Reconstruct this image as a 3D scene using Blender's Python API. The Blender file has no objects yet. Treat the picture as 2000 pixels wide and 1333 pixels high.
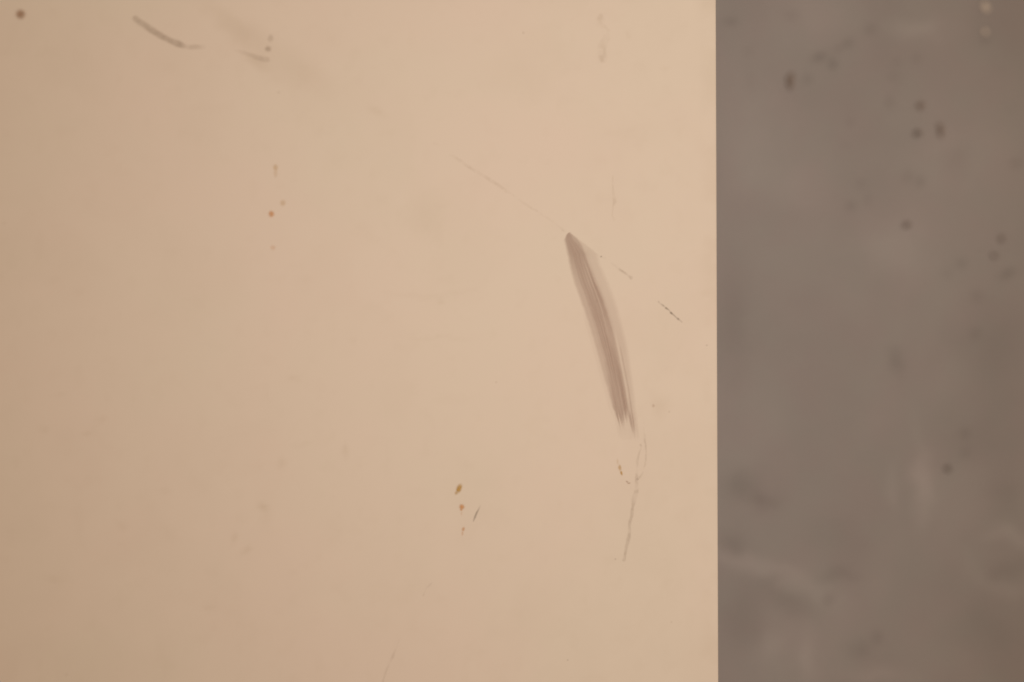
import bpy, math, random
import numpy as np
from mathutils import Vector

# ------------------------------------------------------------------ camera
H = 0.42                      # height of the table surface above the floor
TILT = math.radians(20)       # camera leans over the table, looking towards its right edge
LENS, SENSOR = 50.0, 36.0
S1 = 0.694                    # distance along the axis from the lens to the table surface
D = Vector((math.sin(TILT), 0, -math.cos(TILT)))
R = Vector((math.cos(TILT), 0, math.sin(TILT)))
U = Vector((0, 1, 0))
CP = Vector((0, 0, H)) - S1 * D
scene = bpy.context.scene
cam_data = bpy.data.cameras.new('camera')
cam = bpy.data.objects.new('camera', cam_data)
scene.collection.objects.link(cam)
cam.location = CP
cam.rotation_euler = (0, -TILT, 0)
cam_data.lens = LENS
cam_data.sensor_width = SENSOR
cam_data.clip_start = 0.01
cam_data.clip_end = 100
scene.camera = cam

K = SENSOR / LENS / 2000.0
def ray(px, py):
    return D + R * ((px - 1000.0) * K) + U * ((666.5 - py) * K)
def at(px, py, z=H):
    d = ray(px, py)
    return CP + d * ((z - CP.z) / d.z)
def at_np(px, py, z):
    dx = D.x + R.x * (px - 1000.0) * K
    dz = D.z + R.z * (px - 1000.0) * K
    dy = (666.5 - py) * K
    t = (z - CP.z) / dz
    return CP.x + dx * t, CP.y + dy * t
def to_px(x, y, z):
    vx, vz = x - CP.x, z - CP.z
    t = vx * D.x + vz * D.z
    r = vx * R.x + vz * R.z
    t = np.maximum(t, 1e-3)
    return 1000 + r / t / K, 666.5 - y / t / K

cam_data.dof.use_dof = True
cam_data.dof.focus_distance = (at(1190, 760) - CP).dot(D)
cam_data.dof.aperture_fstop = 4.2

# ------------------------------------------------------------------ world, lamp, exposure
world = bpy.data.worlds.new('World')
scene.world = world
world.use_nodes = True
bg = world.node_tree.nodes['Background']
bg.inputs[0].default_value = (1.0, 0.662, 0.40, 1)
bg.inputs[1].default_value = 0.44

ld = bpy.data.lights.new('ceiling_lamp', 'SPOT')
ld.energy = 38
ld.color = (1.0, 0.855, 0.725)
ld.spot_size = math.radians(57)
ld.spot_blend = 1.0
ld.shadow_soft_size = 0.16
lamp = bpy.data.objects.new('ceiling_lamp', ld)
scene.collection.objects.link(lamp)
lamp.location = (0.26, 0.14, H + 1.30)
aim = Vector((0.19, 0.07, H))
lamp.rotation_euler = (aim - lamp.location).to_track_quat('-Z', 'Y').to_euler()

scene.view_settings.view_transform = 'Standard'
scene.view_settings.look = 'None'
scene.view_settings.exposure = 0
scene.view_settings.gamma = 1
scene.view_settings.use_curve_mapping = False

# ------------------------------------------------------------------ helpers
rng = np.random.RandomState(7)
random.seed(7)
LAT = rng.rand(64, 64)
def vnoise(x, y):
    x = np.asarray(x, float); y = np.asarray(y, float)
    xi = np.floor(x).astype(int); yi = np.floor(y).astype(int)
    fx = x - xi; fy = y - yi
    fx = fx * fx * (3 - 2 * fx); fy = fy * fy * (3 - 2 * fy)
    a = LAT[xi % 64, yi % 64]; b = LAT[(xi + 1) % 64, yi % 64]
    c = LAT[xi % 64, (yi + 1) % 64]; d = LAT[(xi + 1) % 64, (yi + 1) % 64]
    return (a * (1 - fx) + b * fx) * (1 - fy) + (c * (1 - fx) + d * fx) * fy
def fbm(x, y, o=4):
    s = 0; a = 0.5; n = 0
    for i in range(o):
        s = s + a * vnoise(x * 2 ** i + 17 * i, y * 2 ** i + 31 * i); n += a; a *= 0.55
    return s / n
def sm(a, b, x):
    t = np.clip((x - a) / (b - a), 0, 1)
    return t * t * (3 - 2 * t)
def blob(X, Y, cx, cy, rx, ry, ang=0, p=2.0):
    a = math.radians(ang); c, s = math.cos(a), math.sin(a)
    u = ((X - cx) * c + (Y - cy) * s) / rx
    v = (-(X - cx) * s + (Y - cy) * c) / ry
    return np.exp(-(u * u + v * v) ** (p / 2))
def line(X, Y, pts, soft=0.6):
    """pts: (x, y, half width, strength); returns density of a drawn stroke"""
    out = np.zeros_like(X)
    for (x0, y0, w0, s0), (x1, y1, w1, s1) in zip(pts[:-1], pts[1:]):
        dx, dy = x1 - x0, y1 - y0
        t = np.clip(((X - x0) * dx + (Y - y0) * dy) / (dx * dx + dy * dy), 0, 1)
        d = np.hypot(X - x0 - t * dx, Y - y0 - t * dy)
        w = w0 + (w1 - w0) * t; s = s0 + (s1 - s0) * t
        out = np.maximum(out, s * (1 - sm(w * (1 - soft), w * (1 + soft), d)))
    return out

def link(name, me, parent=None):
    o = bpy.data.objects.new(name, me)
    scene.collection.objects.link(o)
    if parent: o.parent = parent
    return o
def mat(name):
    m = bpy.data.materials.new(name); m.use_nodes = True
    nt = m.node_tree
    return m, nt, nt.nodes['Principled BSDF']
def ramp(nt, src, p0, c0, p1, c1):
    r = nt.nodes.new('ShaderNodeValToRGB')
    r.color_ramp.elements[0].position = p0; r.color_ramp.elements[0].color = (*c0, 1)
    r.color_ramp.elements[1].position = p1; r.color_ramp.elements[1].color = (*c1, 1)
    nt.links.new(src, r.inputs[0]); return r.outputs[0]
def noise(nt, scale, detail=4, rough=0.55, vec=None):
    n = nt.nodes.new('ShaderNodeTexNoise')
    n.inputs['Scale'].default_value = scale
    n.inputs['Detail'].default_value = detail
    n.inputs['Roughness'].default_value = rough
    tc = nt.nodes.new('ShaderNodeTexCoord')
    nt.links.new(vec or tc.outputs['Object'], n.inputs['Vector'])
    return n
def mixc(nt, fac, a, b, mode='MIX'):
    m = nt.nodes.new('ShaderNodeMix'); m.data_type = 'RGBA'; m.blend_type = mode
    for s, v in ((0, fac), (6, a), (7, b)):
        if hasattr(v, 'links') or isinstance(v, bpy.types.NodeSocket): nt.links.new(v, m.inputs[s])
        elif s == 0: m.inputs[0].default_value = v
        else: m.inputs[s].default_value = (*v, 1)
    return m.outputs[2]
def attr(nt, name):
    a = nt.nodes.new('ShaderNodeAttribute'); a.attribute_name = name
    return a

def grid_mesh(name, xs, ys, z, fields):
    """flat sheet on given coordinate lines with float attributes"""
    nx, ny = len(xs), len(ys)
    X, Y = np.meshgrid(xs, ys)
    co = np.stack([X.ravel(), Y.ravel(), np.full(nx * ny, z)], 1)
    i = np.arange(nx * ny).reshape(ny, nx)
    f = np.stack([i[:-1, :-1], i[:-1, 1:], i[1:, 1:], i[1:, :-1]], -1).reshape(-1, 4)
    me = bpy.data.meshes.new(name)
    me.from_pydata(co.tolist(), [], f.tolist())
    for k, fn in fields.items():
        a = me.attributes.new(k, 'FLOAT', 'POINT')
        a.data.foreach_set('value', np.asarray(fn(X.ravel(), Y.ravel()), dtype=np.float32))
    return me

# ------------------------------------------------------------------ floor
def floor_marks(x, y):
    X, Y = to_px(x, y, 0.0)
    f = np.zeros_like(X)
    wx = X + 18 * (fbm(X / 40, Y / 40) - 0.5) * 2; wy = Y + 18 * (fbm(X / 40 + 9, Y / 40 + 5) - 0.5) * 2
    B = lambda *a, **k: blob(wx, wy, *a, **k)
    L = lambda p: line(wx, wy, p, 0.9)
    # pale wiped streaks and worn patches
    f += 0.32 * L([(1385, 1085, 12, 0.6), (1450, 1098, 14, 1.0), (1520, 1118, 15, 0.9), (1600, 1160, 18, 0.7), (1650, 1200, 22, 0.15)])
    f += 0.42 * B(1800, 935, 19, 40) + 0.18 * B(1806, 1000, 15, 30) + 0.2 * B(1748, 960, 9, 50)
    f += 0.12 * L([(1770, 790, 9, 0.3), (1795, 850, 9, 0.9), (1815, 900, 10, 0.8)])
    f += 0.30 * L([(1925, 1048, 10, 0.4), (1960, 1035, 14, 1.0), (2010, 1068, 14, 0.8)])
    f += 0.18 * L([(1880, 1080, 10, 0.3), (1920, 1130, 12, 0.9), (1975, 1160, 13, 0.9), (2030, 1140, 13, 0.4)])
    f += 0.25 * B(1580, 1290, 20, 50) + 0.22 * B(1505, 1260, 26, 32) + 0.25 * B(1720, 1320, 60, 14)
    f += 0.35 * B(1790, 55, 45, 18) + 0.10 * B(1555, 370, 45, 40) + 0.22 * B(1740, 480, 70, 55)
    f += 0.18 * B(1860, 300, 120, 80) + 0.2 * B(1470, 300, 70, 120)
    f += 0.15 * B(1600, 30, 60, 60)
    # dark dirty patches
    f -= 0.30 * B(1450, 950, 36, 28) + 0.24 * B(1505, 980, 20, 16) + 0.26 * B(1430, 1060, 26, 20)
    f -= 0.26 * B(1540, 1165, 70, 30, 25) + 0.16 * B(1650, 1060, 60, 50) + 0.28 * B(1640, 1125, 26, 14)
    f -= 0.20 * B(1960, 960, 40, 34) + 0.22 * B(1965, 1115, 50, 22) + 0.18 * B(1900, 870, 70, 50)
    f -= 0.30 * B(1750, 708, 20, 22) + 0.25 * B(1680, 1270, 20, 16) + 0.22 * B(1870, 310, 26, 34)
    f -= 0.2 * B(1940, 700, 60, 120) + 0.18 * B(1930, 1230, 80, 70) + 0.2 * B(1450, 1210, 40, 60)
    f -= 0.16 * B(1430, 620, 30, 90)
    # smaller dark spots soaked into the floor
    for cx, cy, rx, ry, a, s in [(1600, 112, 14, 7, -20, .9), (1626, 126, 8, 8, 0, .95), (1656, 85, 10, 8, -30, .7), (1637, 97, 7, 7, 0, .5),
            (1427, 42, 13, 7, 0, .6), (1577, 156, 8, 8, 0, .5), (1700, 58, 11, 9, 0, .5), (1923, 79, 8, 6, 0, .6), (1884, 846, 9, 8, 0, .55),
            (1885, 886, 8, 8, 0, .4), (1772, 345, 12, 10, 0, .4), (1797, 356, 7, 9, 0, .7), (1682, 360, 8, 7, 0, .4), (1662, 402, 8, 8, 0, .6),
            (1968, 535, 16, 7, -25, .8), (1878, 515, 9, 9, 0, .5), (1738, 200, 7, 12, 0, .5), (1660, 240, 6, 6, 0, .4), (1790, 115, 9, 9, 0, .35),
            (1985, 320, 12, 8, 0, .5), (1462, 100, 7, 7, 0, .3), (1752, 122, 6, 6, 0, .4), (1695, 390, 6, 12, 0, .35), (1465, 160, 20, 6, 80, .2),
            (1545, 30, 14, 10, 0, .3), (1650, 280, 7, 5, 0, .3), (1745, 150, 12, 9, 0, .25), (1908, 580, 12, 12, 0, .35), (1905, 652, 9, 9, 0, .4),
            (1850, 535, 10, 9, 0, .25), (1483, 975, 12, 9, 0, .5), (1618, 1172, 10, 10, 0, .6), (1713, 1245, 10, 12, 0, .5)]:
        f -= s * 0.66 * blob(X, Y, cx, cy, rx, ry, a)
    return f
def floor_mottle(x, y):
    X, Y = to_px(x, y, 0.0)
    return fbm(x * 14, y * 14, 4)

fx = np.concatenate([[-8, -4, -2, -1, -0.4], np.arange(0.0, 1.05, 0.004), [1.3, 2, 4, 8]])
fy = np.concatenate([[-8, -4, -2, -1], np.arange(-0.5, 0.5, 0.004), [1, 2, 4, 8]])
me = grid_mesh('floor', fx, fy, 0.0, {'wear': floor_marks, 'mottle': floor_mottle})
m, nt, bs = mat('grey_concrete_floor')
FL = 0.332
w = attr(nt, 'wear').outputs['Fac']
mp = nt.nodes.new('ShaderNodeMapRange'); mp.inputs[1].default_value = -1; mp.inputs[2].default_value = 1
nt.links.new(w, mp.inputs[0])
base = ramp(nt, mp.outputs[0], 0.0, (FL * .49, FL * .485, FL * .525), 1.0, (FL * 1.48, FL * 1.51, FL * 1.68))
mo = ramp(nt, attr(nt, 'mottle').outputs['Fac'], 0.3, (.965, .965, .965), 0.7, (1.03, 1.03, 1.03))
c = mixc(nt, 1.0, base, mo, 'MULTIPLY')
n1 = noise(nt, 22, 3)
c = mixc(nt, 1.0, c, ramp(nt, n1.outputs['Fac'], 0.38, (1.008, .99, .99), 0.62, (.992, 1.005, .995)), 'MULTIPLY')
n2 = noise(nt, 700, 3)
c = mixc(nt, 1.0, c, ramp(nt, n2.outputs['Fac'], 0.3, (.86, .86, .86), 0.7, (1.12, 1.12, 1.12)), 'MULTIPLY')
nt.links.new(c, bs.inputs['Base Color'])
bs.inputs['Roughness'].default_value = 0.7
bs.inputs['Specular IOR Level'].default_value = 0.3
bp = nt.nodes.new('ShaderNodeBump'); bp.inputs['Strength'].default_value = 0.25; bp.inputs['Distance'].default_value = 0.001
nt.links.new(noise(nt, 160, 5).outputs['Fac'], bp.inputs['Height']); nt.links.new(bp.outputs[0], bs.inputs['Normal'])
me.materials.append(m)
floor = link('floor', me)
floor['kind'] = 'structure'

# ------------------------------------------------------------------ low table
table = bpy.data.objects.new('low_table', None)
scene.collection.objects.link(table)
table.location = (-0.3, 0, 0)
table['label'] = 'scuffed cream painted low table, its straight right edge above the grey floor'
table['category'] = 'table'
TX, TY = table.location.x, table.location.y

# the right edge runs through these two points, a hair off parallel to the picture
pa, pb = at(1399.6, 0), at(1404.5, 1333)
slope = (pa.x - pb.x) / (pa.y - pb.y)
def edge_x(y): return pb.x + (y - pb.y) * slope

def table_stain(x, y):
    X, Y = to_px(x, y, H)
    wx = X + 10 * (fbm(X / 30, Y / 30) - 0.5) * 2; wy = Y + 10 * (fbm(X / 30 + 9, Y / 30 + 5) - 0.5) * 2
    B = lambda *a, **k: blob(wx, wy, *a, **k)
    f = np.zeros_like(X)
    # wiped grease film in the upper left
    f += line(wx, wy, [(405, 15, 14, .08), (470, 60, 20, .20), (525, 100, 28, .13), (590, 145, 28, .11), (640, 175, 18, .05)], .8)
    f += .16 * B(735, 215, 16, 6, 35) + .25 * B(500, 122, 26, 9, 25)
    f += .16 * B(862, 588, 9, 6) + line(X, Y, [(750, 572, 4, .05), (830, 582, 4, .07), (930, 566, 4, .04)], .8)
    f += .3 * B(515, 992, 12, 6, 30) + .22 * B(482, 1078, 14, 5, -25) + .22 * B(455, 1048, 6, 9) + .2 * B(672, 880, 7, 10)
    f += .18 * B(552, 905, 6, 10) + .18 * B(572, 742, 14, 4) + .14 * B(198, 820, 8, 5) + .16 * B(172, 846, 12, 5) + .14 * B(86, 838, 9, 6)
    f += .12 * B(240, 1025, 12, 6) + .12 * B(410, 1190, 14, 7) + .14 * B(685, 660, 6, 5) + .12 * B(595, 870, 18, 4)
    f += .12 * B(110, 1130, 16, 8) + .10 * B(320, 960, 12, 5) + .10 * B(120, 770, 10, 5) + .10 * B(30, 905, 8, 10)
    f += .12 * B(850, 660, 60, 3) + .08 * B(1010, 140, 60, 40) + .10 * B(830, 420, 30, 40)
    # sticky halo right of the scuff and drips near the edge
    f += .16 * B(1288, 795, 17, 22) + .08 * B(1176, 100, 8, 22) + .16 * B(1170, 40, 7, 10)
    f += .15 * B(1228, 70, 6, 5) + .10 * B(1300, 130, 10, 5)
    f += .10 * (sm(1360, 1392, X + 6 * fbm(X / 30, Y / 12)) * (X < 1420)) * sm(.4, .7, fbm(X / 60, Y / 60))
    f += .04 * sm(.55, .8, fbm(X / 26, Y / 26)) + .04 * sm(.5, .75, fbm(X / 130 + 3, Y / 130))
    return f

# tabletop: a real slab with a fine sheet of vertices on top, rounded right edge
xs = np.concatenate([[-0.75, -0.6, -0.45], np.arange(-0.36, -0.0005, 0.0013)])
xs = xs - xs[-1]                                     # offsets from the flat's right limit, 0 at the end
ys = np.concatenate([[-0.6, -0.45, -0.3], np.arange(-0.22, 0.2201, 0.0016), [0.3, 0.45, 0.6]])
RB = 0.0012; TH = 0.022
prof = [(RB * math.sin(a), RB * (math.cos(a) - 1)) for a in np.linspace(0, math.pi / 2, 6)][1:]
prof += [(RB, -TH + RB)] + [(RB * math.cos(a), -TH + RB - RB * math.sin(a)) for a in np.linspace(0, math.pi / 2, 4)][1:]
cols = [(x, 0.0) for x in xs] + prof + [(xs[0] + 0.0, -TH)]
nc = len(cols)
verts = []; 
for y in ys:
    ex = edge_x(y) - RB
    for cx, cz in cols:
        verts.append((ex + cx - TX, y - TY, H + cz))
faces = []
for j in range(len(ys) - 1):
    for i in range(nc):
        i2 = (i + 1) % nc
        faces.append((j * nc + i, j * nc + i2, (j + 1) * nc + i2, (j + 1) * nc + i))
faces.append(tuple(reversed(range(nc)))[::-1])
faces.append(tuple((len(ys) - 1) * nc + i for i in reversed(range(nc))))
me = bpy.data.meshes.new('tabletop')
me.from_pydata(verts, [], faces)
va = np.array(verts)
a = me.attributes.new('stain', 'FLOAT', 'POINT')
a.data.foreach_set('value', table_stain(va[:, 0] + TX, va[:, 1] + TY).astype(np.float32))
me.validate()
for p in me.polygons: p.use_smooth = len(p.vertices) == 4
m, nt, bs = mat('cream_lacquer')
PAINT = (0.679, 0.640, 0.610)
st = attr(nt, 'stain').outputs['Fac']
c = mixc(nt, st, PAINT, (0.46, 0.40, 0.32))
n1 = noise(nt, 9, 3)
c = mixc(nt, 1.0, c, ramp(nt, n1.outputs['Fac'], 0.35, (1.0, .985, .98), 0.65, (.985, 1.0, .98)), 'MULTIPLY')
n3 = noise(nt, 55, 4)
c = mixc(nt, 1.0, c, ramp(nt, n3.outputs['Fac'], 0.3, (.989, .988, .986), 0.7, (1.008, 1.008, 1.008)), 'MULTIPLY')
# tiny pinprick dirt
vo = nt.nodes.new('ShaderNodeTexVoronoi'); vo.inputs['Scale'].default_value = 75
tc = nt.nodes.new('ShaderNodeTexCoord'); nt.links.new(tc.outputs['Object'], vo.inputs['Vector'])
sp = ramp(nt, vo.outputs['Distance'], 0.03, (1, 1, 1), 0.07, (0, 0, 0))
vs = nt.nodes.new('ShaderNodeSeparateColor'); nt.links.new(vo.outputs['Color'], vs.inputs[0])
gt = nt.nodes.new('ShaderNodeMath'); gt.operation = 'GREATER_THAN'; gt.inputs[1].default_value = 0.86
nt.links.new(vs.outputs[0], gt.inputs[0])
mu = nt.nodes.new('ShaderNodeMath'); mu.operation = 'MULTIPLY'
nt.links.new(sp, mu.inputs[0]); nt.links.new(gt.outputs[0], mu.inputs[1])
mu2 = nt.nodes.new('ShaderNodeMath'); mu2.operation = 'MULTIPLY'; mu2.inputs[1].default_value = 0.16
nt.links.new(mu.outputs[0], mu2.inputs[0])
c = mixc(nt, mu2.outputs[0], c, (0.3, 0.25, 0.19))
nt.links.new(c, bs.inputs['Base Color'])
rr = nt.nodes.new('ShaderNodeMapRange'); rr.inputs[3].default_value = 0.48; rr.inputs[4].default_value = 0.58
nt.links.new(n3.outputs['Fac'], rr.inputs[0]); nt.links.new(rr.outputs[0], bs.inputs['Roughness'])
bs.inputs['Specular IOR Level'].default_value = 0.35
bp = nt.nodes.new('ShaderNodeBump'); bp.inputs['Strength'].default_value = 0.05; bp.inputs['Distance'].default_value = 0.0005
nt.links.new(noise(nt, 120, 3).outputs['Fac'], bp.inputs['Height']); nt.links.new(bp.outputs[0], bs.inputs['Normal'])
me.materials.append(m)
cream = m
top = link('tabletop', me, table)

def leg_mesh():
    vs, fs = [], []
    zs = [0.0, 0.004, 0.2, H - TH - 0.001]; hw = [0.014, 0.017, 0.020, 0.024]
    for z, h in zip(zs, hw):
        b = 0.25 * h
        for sx, sy in ((1, 1), (-1, 1), (-1, -1), (1, -1)):
            p1, p2 = (sx * h, sy * (h - b)), (sx * (h - b), sy * h)
            if sx * sy < 0: p1, p2 = p2, p1
            vs += [(*p1, z), (*p2, z)]
    for k in range(3):
        for i in range(8):
            j = (i + 1) % 8
            fs.append((k * 8 + i, k * 8 + j, k * 8 + 8 + j, k * 8 + 8 + i))
    fs.append(tuple(reversed(range(8)))); fs.append(tuple(range(24, 32)))
    me = bpy.data.meshes.new('leg'); me.from_pydata(vs, [], fs); me.materials.append(cream); return me
lm = leg_mesh()
ex0 = edge_x(0)
for lx in (ex0 - 0.06, ex0 - 0.69):
    for ly in (-0.54, 0.54):
        o = link('leg', lm, table); o.location = (lx - TX, ly - TY, 0)

# ------------------------------------------------------------------ marks on the tabletop
def mark_material(name, col, rough=0.6, col2=None):
    m, nt, bs = mat(name)
    d = attr(nt, 'coverage').outputs['Fac']
    n = noise(nt, 900, 2)
    cc = ramp(nt, n.outputs['Fac'], 0.3, col, 0.7, col2 or tuple(v * 1.12 for v in col))
    nt.links.new(cc, bs.inputs['Base Color'])
    bs.inputs['Roughness'].default_value = rough
    bs.inputs['Specular IOR Level'].default_value = 0.3
    tr = nt.nodes.new('ShaderNodeBsdfTransparent')
    mx = nt.nodes.new('ShaderNodeMixShader')
    nt.links.new(d, mx.inputs[0]); nt.links.new(tr.outputs[0], mx.inputs[1]); nt.links.new(bs.outputs[0], mx.inputs[2])
    nt.links.new(mx.outputs[0], nt.nodes['Material Output'].inputs[0])
    return m
M_RUB = mark_material('rubbed_scuff', (0.345, 0.240, 0.212))
M_GREY = mark_material('grey_brown_rub', (0.26, 0.20, 0.145))
M_INK = mark_material('dark_scratch', (0.12, 0.095, 0.07))
M_RUST = mark_material('orange_rust', (0.62, 0.29, 0.07), 0.5)
M_OCHRE = mark_material('ochre_stain', (0.50, 0.31, 0.05), 0.5)
M_BROWN = mark_material('brown_grease', (0.29, 0.145, 0.06), 0.5)
M_FILM = mark_material('dried_film', (0.40, 0.33, 0.24), 0.45)

GAIN = {'rubbed_scuff': .65, 'grey_brown_rub': .32, 'dark_scratch': .46, 'orange_rust': .74, 'ochre_stain': .85, 'brown_grease': .52, 'dried_film': .34}
def mark(name, box, fn, material, label=None, step=1.3, lift=0.00005, height=0.00012, zoff=0.0):
    x0, y0, x1, y1 = box
    gx = np.arange(x0, x1 + step, step); gy = np.arange(y0, y1 + step, step)
    X, Y = np.meshgrid(gx, gy)
    dens = np.clip(fn(X, Y), 0, 1) * GAIN[material.name]
    wx, wy = at_np(X, Y, H)
    nx = len(gx)
    i = np.arange(X.size).reshape(X.shape)
    q = np.stack([i[1:, :-1], i[1:, 1:], i[:-1, 1:], i[:-1, :-1]], -1).reshape(-1, 4)
    dm = dens.ravel()[q].max(1)
    q = q[dm > 0.018]
    if not len(q): raise ValueError(name)
    used, inv = np.unique(q, return_inverse=True)
    q = inv.reshape(-1, 4)
    dv = dens.ravel()[used]
    wxv, wyv = wx.ravel()[used], wy.ravel()[used]
    ox, oy = wxv.mean(), wyv.mean()
    me = bpy.data.meshes.new(name)
    co = np.stack([wxv - ox, wyv - oy, lift + zoff + height * dv], 1)
    me.from_pydata(co.tolist(), [], q.tolist())
    a = me.attributes.new('coverage', 'FLOAT', 'POINT'); a.data.foreach_set('value', dv.astype(np.float32))
    for p in me.polygons: p.use_smooth = True
    me.materials.append(material)
    o = link(name, me, top)
    o.location = (ox - TX, oy - TY, H)
    if label: o['label'] = label
    return o

# the long scuff
YL = [456, 468, 485, 500, 525, 555, 590, 625, 660, 700, 740, 775, 805, 830, 870]
XL = [1106, 1102, 1106, 1109, 1114, 1122, 1135, 1147, 1158, 1169, 1180, 1190, 1198, 1204, 1212]
YC = [456, 500, 555, 590, 620, 660, 700, 760, 810, 830, 870]
XC = [1112, 1124, 1136, 1149, 1158, 1170, 1182, 1194, 1203, 1208, 1216]
YR = [456, 480, 520, 550, 580, 620, 650, 700, 745, 790, 815, 870]
XR = [1122, 1138, 1152, 1162, 1176, 1189, 1197, 1208, 1217, 1226, 1229, 1240]
YO = [456, 470, 481, 495, 515, 540, 570, 600, 630, 660, 700, 760, 800, 850, 870]
XO = [1118, 1135, 1150, 1167, 1171, 1182, 1195, 1205, 1213, 1221, 1229, 1237, 1241, 1246, 1249]
TXs = [1095, 1102, 1107, 1113, 1122, 1135, 1150, 1167, 1173, 1260]; TYs = [475, 467, 458, 455, 460, 471, 481, 495, 505, 520]
def up_(Y): return 1 - sm(470, 590, Y)
def scuff(X, Y):
    jit = 1.6 * (fbm(X / 50, Y / 7) - .5)
    Xj = X + jit
    L, C, Rr, O = (np.interp(Y, a, b) for a, b in ((YL, XL), (YC, XC), (YR, XR), (YO, XO)))
    u = (Xj - L) / np.maximum(O - L, 4)                 # 0..1 across, follows the sweep
    streak = fbm(u * 26, Y / 110 + 3, 4)
    fine = fbm(u * 60 + 7, Y / 160, 3)
    body = sm(-3.0, 5.0, Xj - L) * (1 - sm(-7.0, 5.0, Xj - O))
    core = (0.88 + 0.12 * (fbm(X / 14, Y / 50) * 2)) * sm(-7, 8, Xj - C + 8 * up_(Y)) * (1 - sm(-4, 1.5, Xj - Rr))
    up = 1 - sm(470, 560, Y)
    d = body * (0.15 + 0.14 * np.clip(1 - u, 0, 1) ** 1.3 + 0.20 * up * sm(.85, .2, u)) + core * (0.36 + 0.34 * (streak - .5)) * (0.62 + 0.38 * sm(470, 570, Y))
    d += body * 0.05 * (fbm(X / 18, Y / 40) - .5)
    d += body * (1 - core) * sm(0.35, 0.0, u) * 0.03
    band = np.exp(-((Xj - (Rr + 1)) / 3.2) ** 2) * sm(490, 560, Y) * 0.12
    d += band * (0.5 + fine)
    # thin pale gap between the core and the right-hand band, with a second beside it
    gap = np.interp(Y, [480, 550, 590, 650, 720, 780, 830], [1133, 1158, 1173, 1190, 1209.5, 1221, 1231])
    d -= 0.19 * np.exp(-((Xj - gap + 3) / 1.6) ** 2) * sm(495, 525, Y) * (1 - sm(640, 690, Y)) * (0.4 + streak)
    gap2 = np.interp(Y, [640, 700, 760, 820, 860], [1199, 1211.5, 1223, 1231.5, 1238])
    d -= 0.17 * np.exp(-((X - gap2) / 1.3) ** 2) * sm(640, 670, Y) * (1 - sm(770, 815, Y)) * (0.4 + fine)
    d += 0.30 * np.exp(-((X - gap2 - 4.5) / 1.3) ** 2) * sm(660, 700, Y) * (1 - sm(820, 856, Y)) * (0.3 + fine)
    d += 0.12 * np.exp(-((X - gap2 + 5) / 3.0) ** 2) * sm(700, 740, Y) * (1 - sm(800, 828, Y))
    d += 0.22 * np.exp(-((X - gap2 - 0.5) / 1.2) ** 2) * sm(800, 812, Y) * (1 - sm(838, 856, Y))
    d *= 0.86 + 0.28 * streak
    top_ = np.interp(X, TXs, TYs)
    d *= sm(-1.5, 2.5, Y - top_ + 6 * (fbm(X / 6, Y / 6) - .5))
    # frayed lower end
    end = np.interp(u, [0, .25, .38, .5, .62, .75, 1.0], [806, 826, 832, 818, 822, 846, 850]) + 46 * (fbm(u * 14, Y * 0) - .5)
    d *= 1 - sm(-20, 12, Y - end)
    faint = 0.07 * sm(-6, 4, Xj - L) * (1 - sm(-4, 6, Xj - O)) * sm(800, 820, Y) * (1 - sm(840, 872, Y)) * (0.3 + 1.4 * fine)
    # thin pale halo on the left flank
    d += 0.05 * np.exp(-((Xj - L + 4) / 4) ** 2) * sm(580, 640, Y) * (1 - sm(790, 830, Y))
    return 1.02 * d + faint
mark('scuff_mark', (1090, 448, 1262, 880), scuff, M_RUB, 'broad curved grey-brown scuff with streaks near the right edge', 1.0)

def stroke(name, pts, material, label=None, jitter=1.5, soft=.6, breakup=0.4, pad=10, step=1.2, zoff=0.0, bs_=6.0, height=0.00012):
    xs_ = [p[0] for p in pts]; ys_ = [p[1] for p in pts]
    def fn(X, Y):
        Xj = X + jitter * 2 * (fbm(X / 9 + 2, Y / 9) - .5); Yj = Y + jitter * 2 * (fbm(X / 9 + 40, Y / 9 + 8) - .5)
        d = line(Xj, Yj, pts, soft)
        d = d * (0.35 + 0.9 * sm(.38, .62, fbm(X / 17 + 5, Y / 17 + 9, 2))) if breakup >= .35 else d
        b = fbm(X / bs_ + 11, Y / bs_ + 23, 3)
        return d * np.clip(1 + breakup * 3.2 * (b - .5), 0, 1.6)
    return mark(name, (min(xs_) - pad, min(ys_) - pad, max(xs_) + pad, max(ys_) + pad), fn, material, label, step, zoff=zoff, height=height)
def spot(name, parts, material, label=None, pad=12, step=1.0, height=0.0003, zoff=0.0):
    """parts: (cx, cy, rx, ry, angle, strength)"""
    x0 = min(p[0] - p[2] for p in parts) - pad; x1 = max(p[0] + p[2] for p in parts) + pad
    y0 = min(p[1] - p[3] for p in parts) - pad; y1 = max(p[1] + p[3] for p in parts) + pad
    def fn(X, Y):
        Xj = X + 1.6 * (fbm(X / 5 + 2, Y / 5) - .5); Yj = Y + 1.6 * (fbm(X / 5 + 40, Y / 5 + 8) - .5)
        d = 0
        for cx, cy, rx, ry, a_, s in parts: d = np.maximum(d, s * blob(Xj, Yj, cx, cy, rx, ry, a_, 3.2))
        return d
    return mark(name, (x0, y0, x1, y1), fn, material, label, step, height=height, zoff=zoff)

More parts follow.
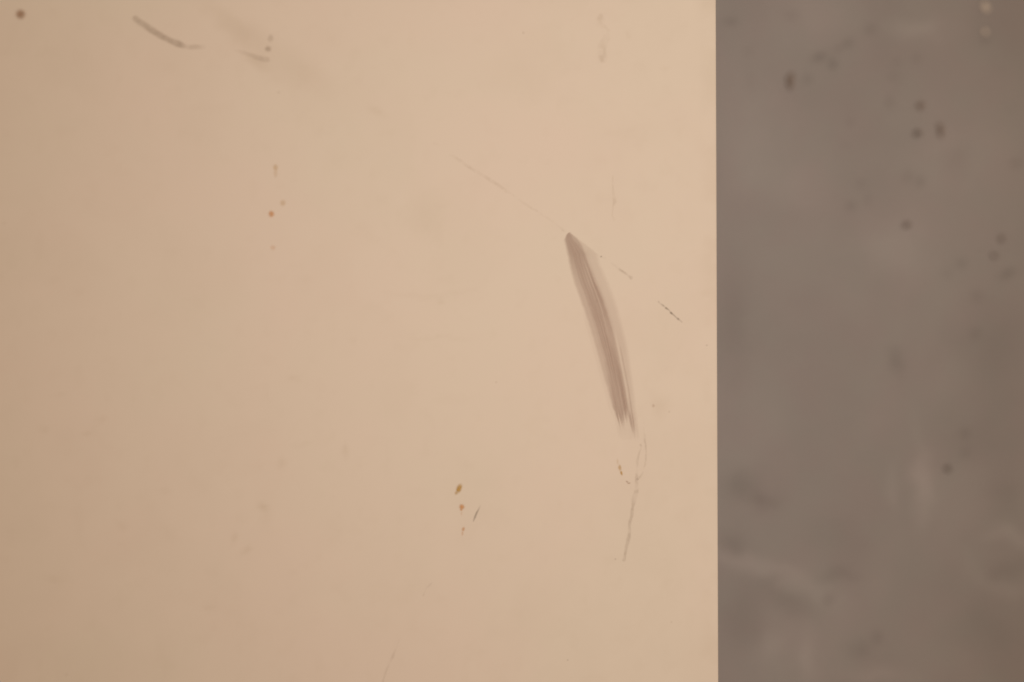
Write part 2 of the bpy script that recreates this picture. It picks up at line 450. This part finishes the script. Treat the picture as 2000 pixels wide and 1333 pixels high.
# blurred marks in the upper left
stroke('rub_mark', [(264, 37, 5.5, .50), (290, 55, 6, .62), (318, 73, 5.5, .72), (338, 82, 5.2, .6), (350, 87, 6, .75), (358, 90, 4.5, .5),
        (366, 92, 3.5, .25), (378, 92.5, 4.5, .42), (398, 92, 4, .12)], M_GREY, 'short curved grey-brown rub mark near the top left', 1.2, .5, .25)
spot('grease_spot', [(40, 28.5, 8.5, 8.5, 0, .95)], M_BROWN, 'round dark brown spot in the top left corner')
spot('grease_spot', [(523.5, 96, 6, 5, 0, .72)], M_GREY, 'middle and darkest of the three small spots in the smear')
spot('grease_spot', [(528.5, 75, 5.5, 7, 10, .40)], M_GREY, 'uppermost of the three small spots in the smear')
stroke('grease_spot', [(460, 98, 3, .06), (492, 109, 4, .26), (512, 116, 5, .42), (522, 117, 5, .36)], M_GREY, 'tailed lowest of the three small spots in the smear', 1, .6, .2)
spot('rust_spot', [(530, 418.5, 5, 5.5, 0, .66)], M_RUST, 'small orange dot left of the middle of the tabletop')
spot('rust_spot', [(538, 328, 4.5, 6.5, 0, .26), (538, 339, 4, 8, 0, .14)], M_OCHRE, 'pale brown drip above the small orange dot')
spot('rust_spot', [(552.5, 397, 5, 6, 0, .22)], M_OCHRE, 'faint dot just above right of the small orange dot')
spot('rust_spot', [(533, 484, 5, 5, 0, .18)], M_RUST, 'faint dot below the small orange dot')

# rust run and scratch in the lower middle
spot('rust_spot', [(896.5, 954.5, 4.6, 8.0, 22, .80), (891.5, 962.5, 3.2, 4.4, 30, .46), (894, 957, 2.6, 3, 0, 1.0)], M_OCHRE, 'topmost and largest ochre spot of the three in a column')
spot('rust_spot', [(902, 990.5, 4.8, 4.6, 0, .78), (901, 995, 2.6, 3.2, 0, .6), (901.5, 1003, 1.6, 4.5, 5, .16)], M_RUST, 'middle orange spot of the three in a column')
spot('rust_spot', [(905, 1034, 2.8, 4.2, 15, .52), (903.5, 1042, 1.8, 4.5, 10, .28)], M_RUST, 'lowest and smallest orange spot of the three in a column')
stroke('scratch', [(924.5, 1018, 1.2, .35), (928, 1010, 1.9, .62), (931, 1002, 1.7, .60), (935, 995, 1.5, .32), (938, 988, 1.2, .10)], M_INK,
       'short dark slanting scratch beside the three orange spots', .4, .5, .1)
# long faint scratch that passes the top of the scuff
stroke('scratch', [(830, 268, 3, .03), (905, 320, 3.5, .20), (935, 338, 3, .20), (970, 360, 3, .18), (992, 376, 3, .12), (1010, 388, 2, .02),
        (1030, 402, 2.5, .14), (1060, 420, 2.2, .20), (1085, 437, 2.2, .20), (1104, 452, 2.2, .24)], M_FILM,
       'long faint scratch running down to the top of the scuff', 1.2, .6, .7)
stroke('scratch', [(1173, 501.5, 2, .20), (1184, 507, 2.4, .12), (1196, 515, 2.2, .08), (1206, 524, 2.0, .10), (1210, 527, 2.2, .34), (1221, 534, 2.0, .28), (1226, 538, 2, .10), (1233, 543, 3.2, .26)], M_GREY,
       'faint broken scratch on the right of the scuff top', .8, .6, .6)
spot('dirt_speck', [(1174, 501.5, 1.7, 1.5, 0, .55)], M_INK, 'tiny dark speck at the upper right of the scuff', 6)
stroke('scratch', [(1286, 589.5, 1.4, .30), (1289, 593, 1.1, .12), (1295.5, 597.5, 1.6, .55), (1298, 599.5, 1.0, .25), (1300.5, 602, 1.8, .75), (1307, 606.5, 1.1, .38), (1308.5, 609, 1.0, .3),
        (1310.5, 611.5, 1.9, .85), (1316, 616, 1.2, .45), (1321, 621, 1.2, .35), (1324.5, 623.5, 2.0, .62), (1328, 626, 1.2, .22), (1332, 629.5, 1.2, .26)], M_INK,
       'short dark dotted scratch between the scuff and the edge', .3, .5, .3, bs_=3.0)
# wandering hairlines below the scuff
stroke('hairline_crack', [(1257, 815, 1.5, .16), (1258, 845, 1.5, .20), (1259, 851, 2.2, .40), (1259, 862, 1.6, .24), (1261, 869, 1.5, .30), (1262, 885, 1.4, .14), (1261, 897, 1.6, .22),
        (1260, 908, 1.4, .18), (1256, 922, 1.6, .16), (1251, 931, 1.6, .22), (1246, 936, 2.4, .42)], M_GREY, 'outer fine hairline curving down below the scuff', .9, .6, .5, bs_=3.5)
stroke('hairline_crack', [(1251, 869, 1.8, .50), (1251, 876, 1.3, .22), (1248, 887, 2.0, .22), (1244.5, 905, 2.2, .14), (1244, 925, 2.4, .22), (1243, 944, 3.0, .30), (1242, 962, 4.4, .32), (1239, 976, 4.6, .34),
        (1235.5, 990, 3.0, .32), (1234, 1005, 3.2, .32), (1229, 1025, 2.8, .34), (1229.5, 1035, 2.8, .42), (1228, 1050, 3.2, .30), (1225, 1064, 3.2, .26), (1222, 1080, 2.6, .32), (1219, 1094, 2.8, .44)], M_GREY,
       'long wandering grey hairline below the scuff', 1.6, .5, .35, bs_=5)
spot('rust_spot', [(1210.5, 914, 3.0, 5.5, -12, .42), (1213.5, 924, 2.0, 4.2, -15, .66), (1206, 902, 2.0, 6, 0, .12)], M_OCHRE, 'slender ochre spot under the lower end of the scuff')
spot('dirt_speck', [(1225, 941.5, 3.2, 1.5, 35, .55), (1228.5, 944.3, 3.0, 1.3, -10, .55)], M_BROWN, 'tiny brown curved fleck under the ochre spot below the scuff', 6)
spot('dirt_speck', [(1202, 1092.5, 1.6, 1.5, 0, .45)], M_INK, 'tiny dark dot left of the lower end of the long hairline', 6)
spot('dirt_speck', [(1276, 793, 2.8, 3.2, 0, .30)], M_BROWN, 'small brown speck in the yellowish stain right of the scuff', 6)
spot('dirt_speck', [(1380.5, 675, 1.8, 1.6, 0, .32)], M_INK, 'tiny speck close to the edge at mid height', 6)
spot('dirt_speck', [(1109, 1289.5, 1.7, 1.5, 0, .38)], M_INK, 'tiny speck by the bottom border of the view', 6)
# squiggles
stroke('drip_mark', [(1197, 345, 1.6, .10), (1196, 362, 1.6, .16), (1199, 385, 3, .18), (1201, 395, 3.2, .34), (1197, 403, 1.6, .15), (1196, 420, 1.4, .15), (1200, 430, 2.4, .24)], M_FILM,
       'faint yellowish dribble above and right of the scuff', 1, .6, .5)
stroke('drip_mark', [(1173, 30, 4, .14), (1172, 48, 6, .14), (1187, 62, 5, .14), (1186, 78, 7, .2), (1176, 90, 7, .2), (1175, 104, 8, .2), (1178, 117, 6, .30)], M_FILM,
       'faint blurred dribble near the top of the tabletop', 2, .7, .4)
stroke('hairline_crack', [(844, 1138, 1.2, .10), (838, 1145, 2.0, .26), (833, 1149, 1.2, .10), (829, 1156, 1.2, .08), (827, 1163, 1.8, .20)], M_GREY, 'small broken hairline left of the bottom centre', .6, .6, .3)
stroke('hairline_crack', [(780, 1250, 1.2, .06), (771, 1272, 1.8, .14), (767, 1283, 2.6, .28), (761, 1295, 2.2, .06), (755, 1308, 1.8, .24), (752, 1318, 1.6, .22), (746, 1336, 2.0, .26)], M_GREY, 'broken hairline running off the bottom of the view', .8, .6, .3)

# ------------------------------------------------------------------ grit lying on the floor
def grit_material(name, col):
    m, nt, bs = mat(name)
    nt.links.new(ramp(nt, noise(nt, 500, 3).outputs['Fac'], .3, tuple(v * .7 for v in col), .7, tuple(v * 1.3 for v in col)), bs.inputs['Base Color'])
    bs.inputs['Roughness'].default_value = 0.85
    return m
G_DARK = grit_material('dark_grit', (0.19, 0.172, 0.168))
G_SOFT = grit_material('worn_grit', (0.23, 0.205, 0.20))
G_PALE = grit_material('pale_grit', (0.72, 0.70, 0.68))
def chip(name, cx, cy, rx, ry, ang, h, material, label, group, cat, seed):
    import bmesh
    bm = bmesh.new(); bmesh.ops.create_icosphere(bm, subdivisions=3, radius=1)
    r = random.Random(seed)
    ph = [r.uniform(0, 6.28) for _ in range(6)]
    c = at(cx, cy, 0.0); sc = (c - CP).dot(D) * K
    a_ = math.radians(-ang)
    for v in bm.verts:
        t = math.atan2(v.co.y, v.co.x)
        k = 1 + .14 * math.sin(2 * t + ph[0]) + .10 * math.sin(3 * t + ph[1]) + .06 * math.sin(5 * t + ph[2]) + .05 * math.sin(7 * v.co.z + ph[3])
        x, y, z = v.co.x * rx * sc * k, v.co.y * ry * sc * k, v.co.z
        z = max(z, -0.35) * h * (1 + .2 * math.sin(4 * v.co.x + ph[4]))
        v.co = (x * math.cos(a_) - y * math.sin(a_), x * math.sin(a_) + y * math.cos(a_), z)
    zm = min(v.co.z for v in bm.verts)
    for v in bm.verts: v.co.z -= zm
    me = bpy.data.meshes.new(name); bm.to_mesh(me); bm.free()
    for p in me.polygons: p.use_smooth = True
    me.materials.append(material)
    o = link(name, me); o.location = (c.x, c.y, 0.0002)
    o['label'] = label; o['category'] = cat; o['group'] = group
DG = 'dark grit chips scattered on the grey floor'
PG = 'pale crumbs on the grey floor'
chip('grit_chip', 1543, 159, 7, 17, 0, .0012, G_SOFT, 'oblong dark grit chip on the floor nearest the table edge, high up', DG, 'grit', 1)
chip('grit_chip', 1797, 207, 8.0, 7.0, 0, .0012, G_SOFT, 'uppermost dark chip of the cluster of three on the upper floor', DG, 'grit', 2)
chip('grit_chip', 1791, 261, 7.0, 6.5, 0, .0018, G_DARK, 'roundest, darkest chip of the cluster of three on the upper floor', DG, 'grit', 3)
chip('grit_chip', 1836, 255, 5.0, 16.0, -10, .0012, G_SOFT, 'slender upright dark chip, rightmost of the cluster of three on the floor', DG, 'grit', 4)
chip('grit_chip', 1770, 440, 8.0, 4.8, -32, .0015, G_DARK, 'slanted oval dark chip alone on the floor below the cluster of three', DG, 'grit', 5)
chip('grit_chip', 1955, 467, 6.0, 5.0, 0, .0012, G_DARK, 'upper of two dark chips on the floor near the right border', DG, 'grit', 6)
chip('grit_chip', 1941, 500, 5.5, 4.5, 0, .0012, G_DARK, 'lower of two dark chips on the floor near the right border', DG, 'grit', 7)
chip('grit_chip', 1850, 916, 6.2, 5.6, 0, .0018, G_DARK, 'round dark chip on the lower floor beside a pale worn patch', DG, 'grit', 8)
chip('crumb', 1923, 15, 8.0, 8.0, 0, .002, G_PALE, 'brighter pale crumb on the floor at the top right corner', PG, 'crumb', 9)
chip('crumb', 1922, 63, 5.5, 5.2, 0, .002, G_PALE, 'dimmer pale crumb on the floor just below the brighter one', PG, 'crumb', 10)
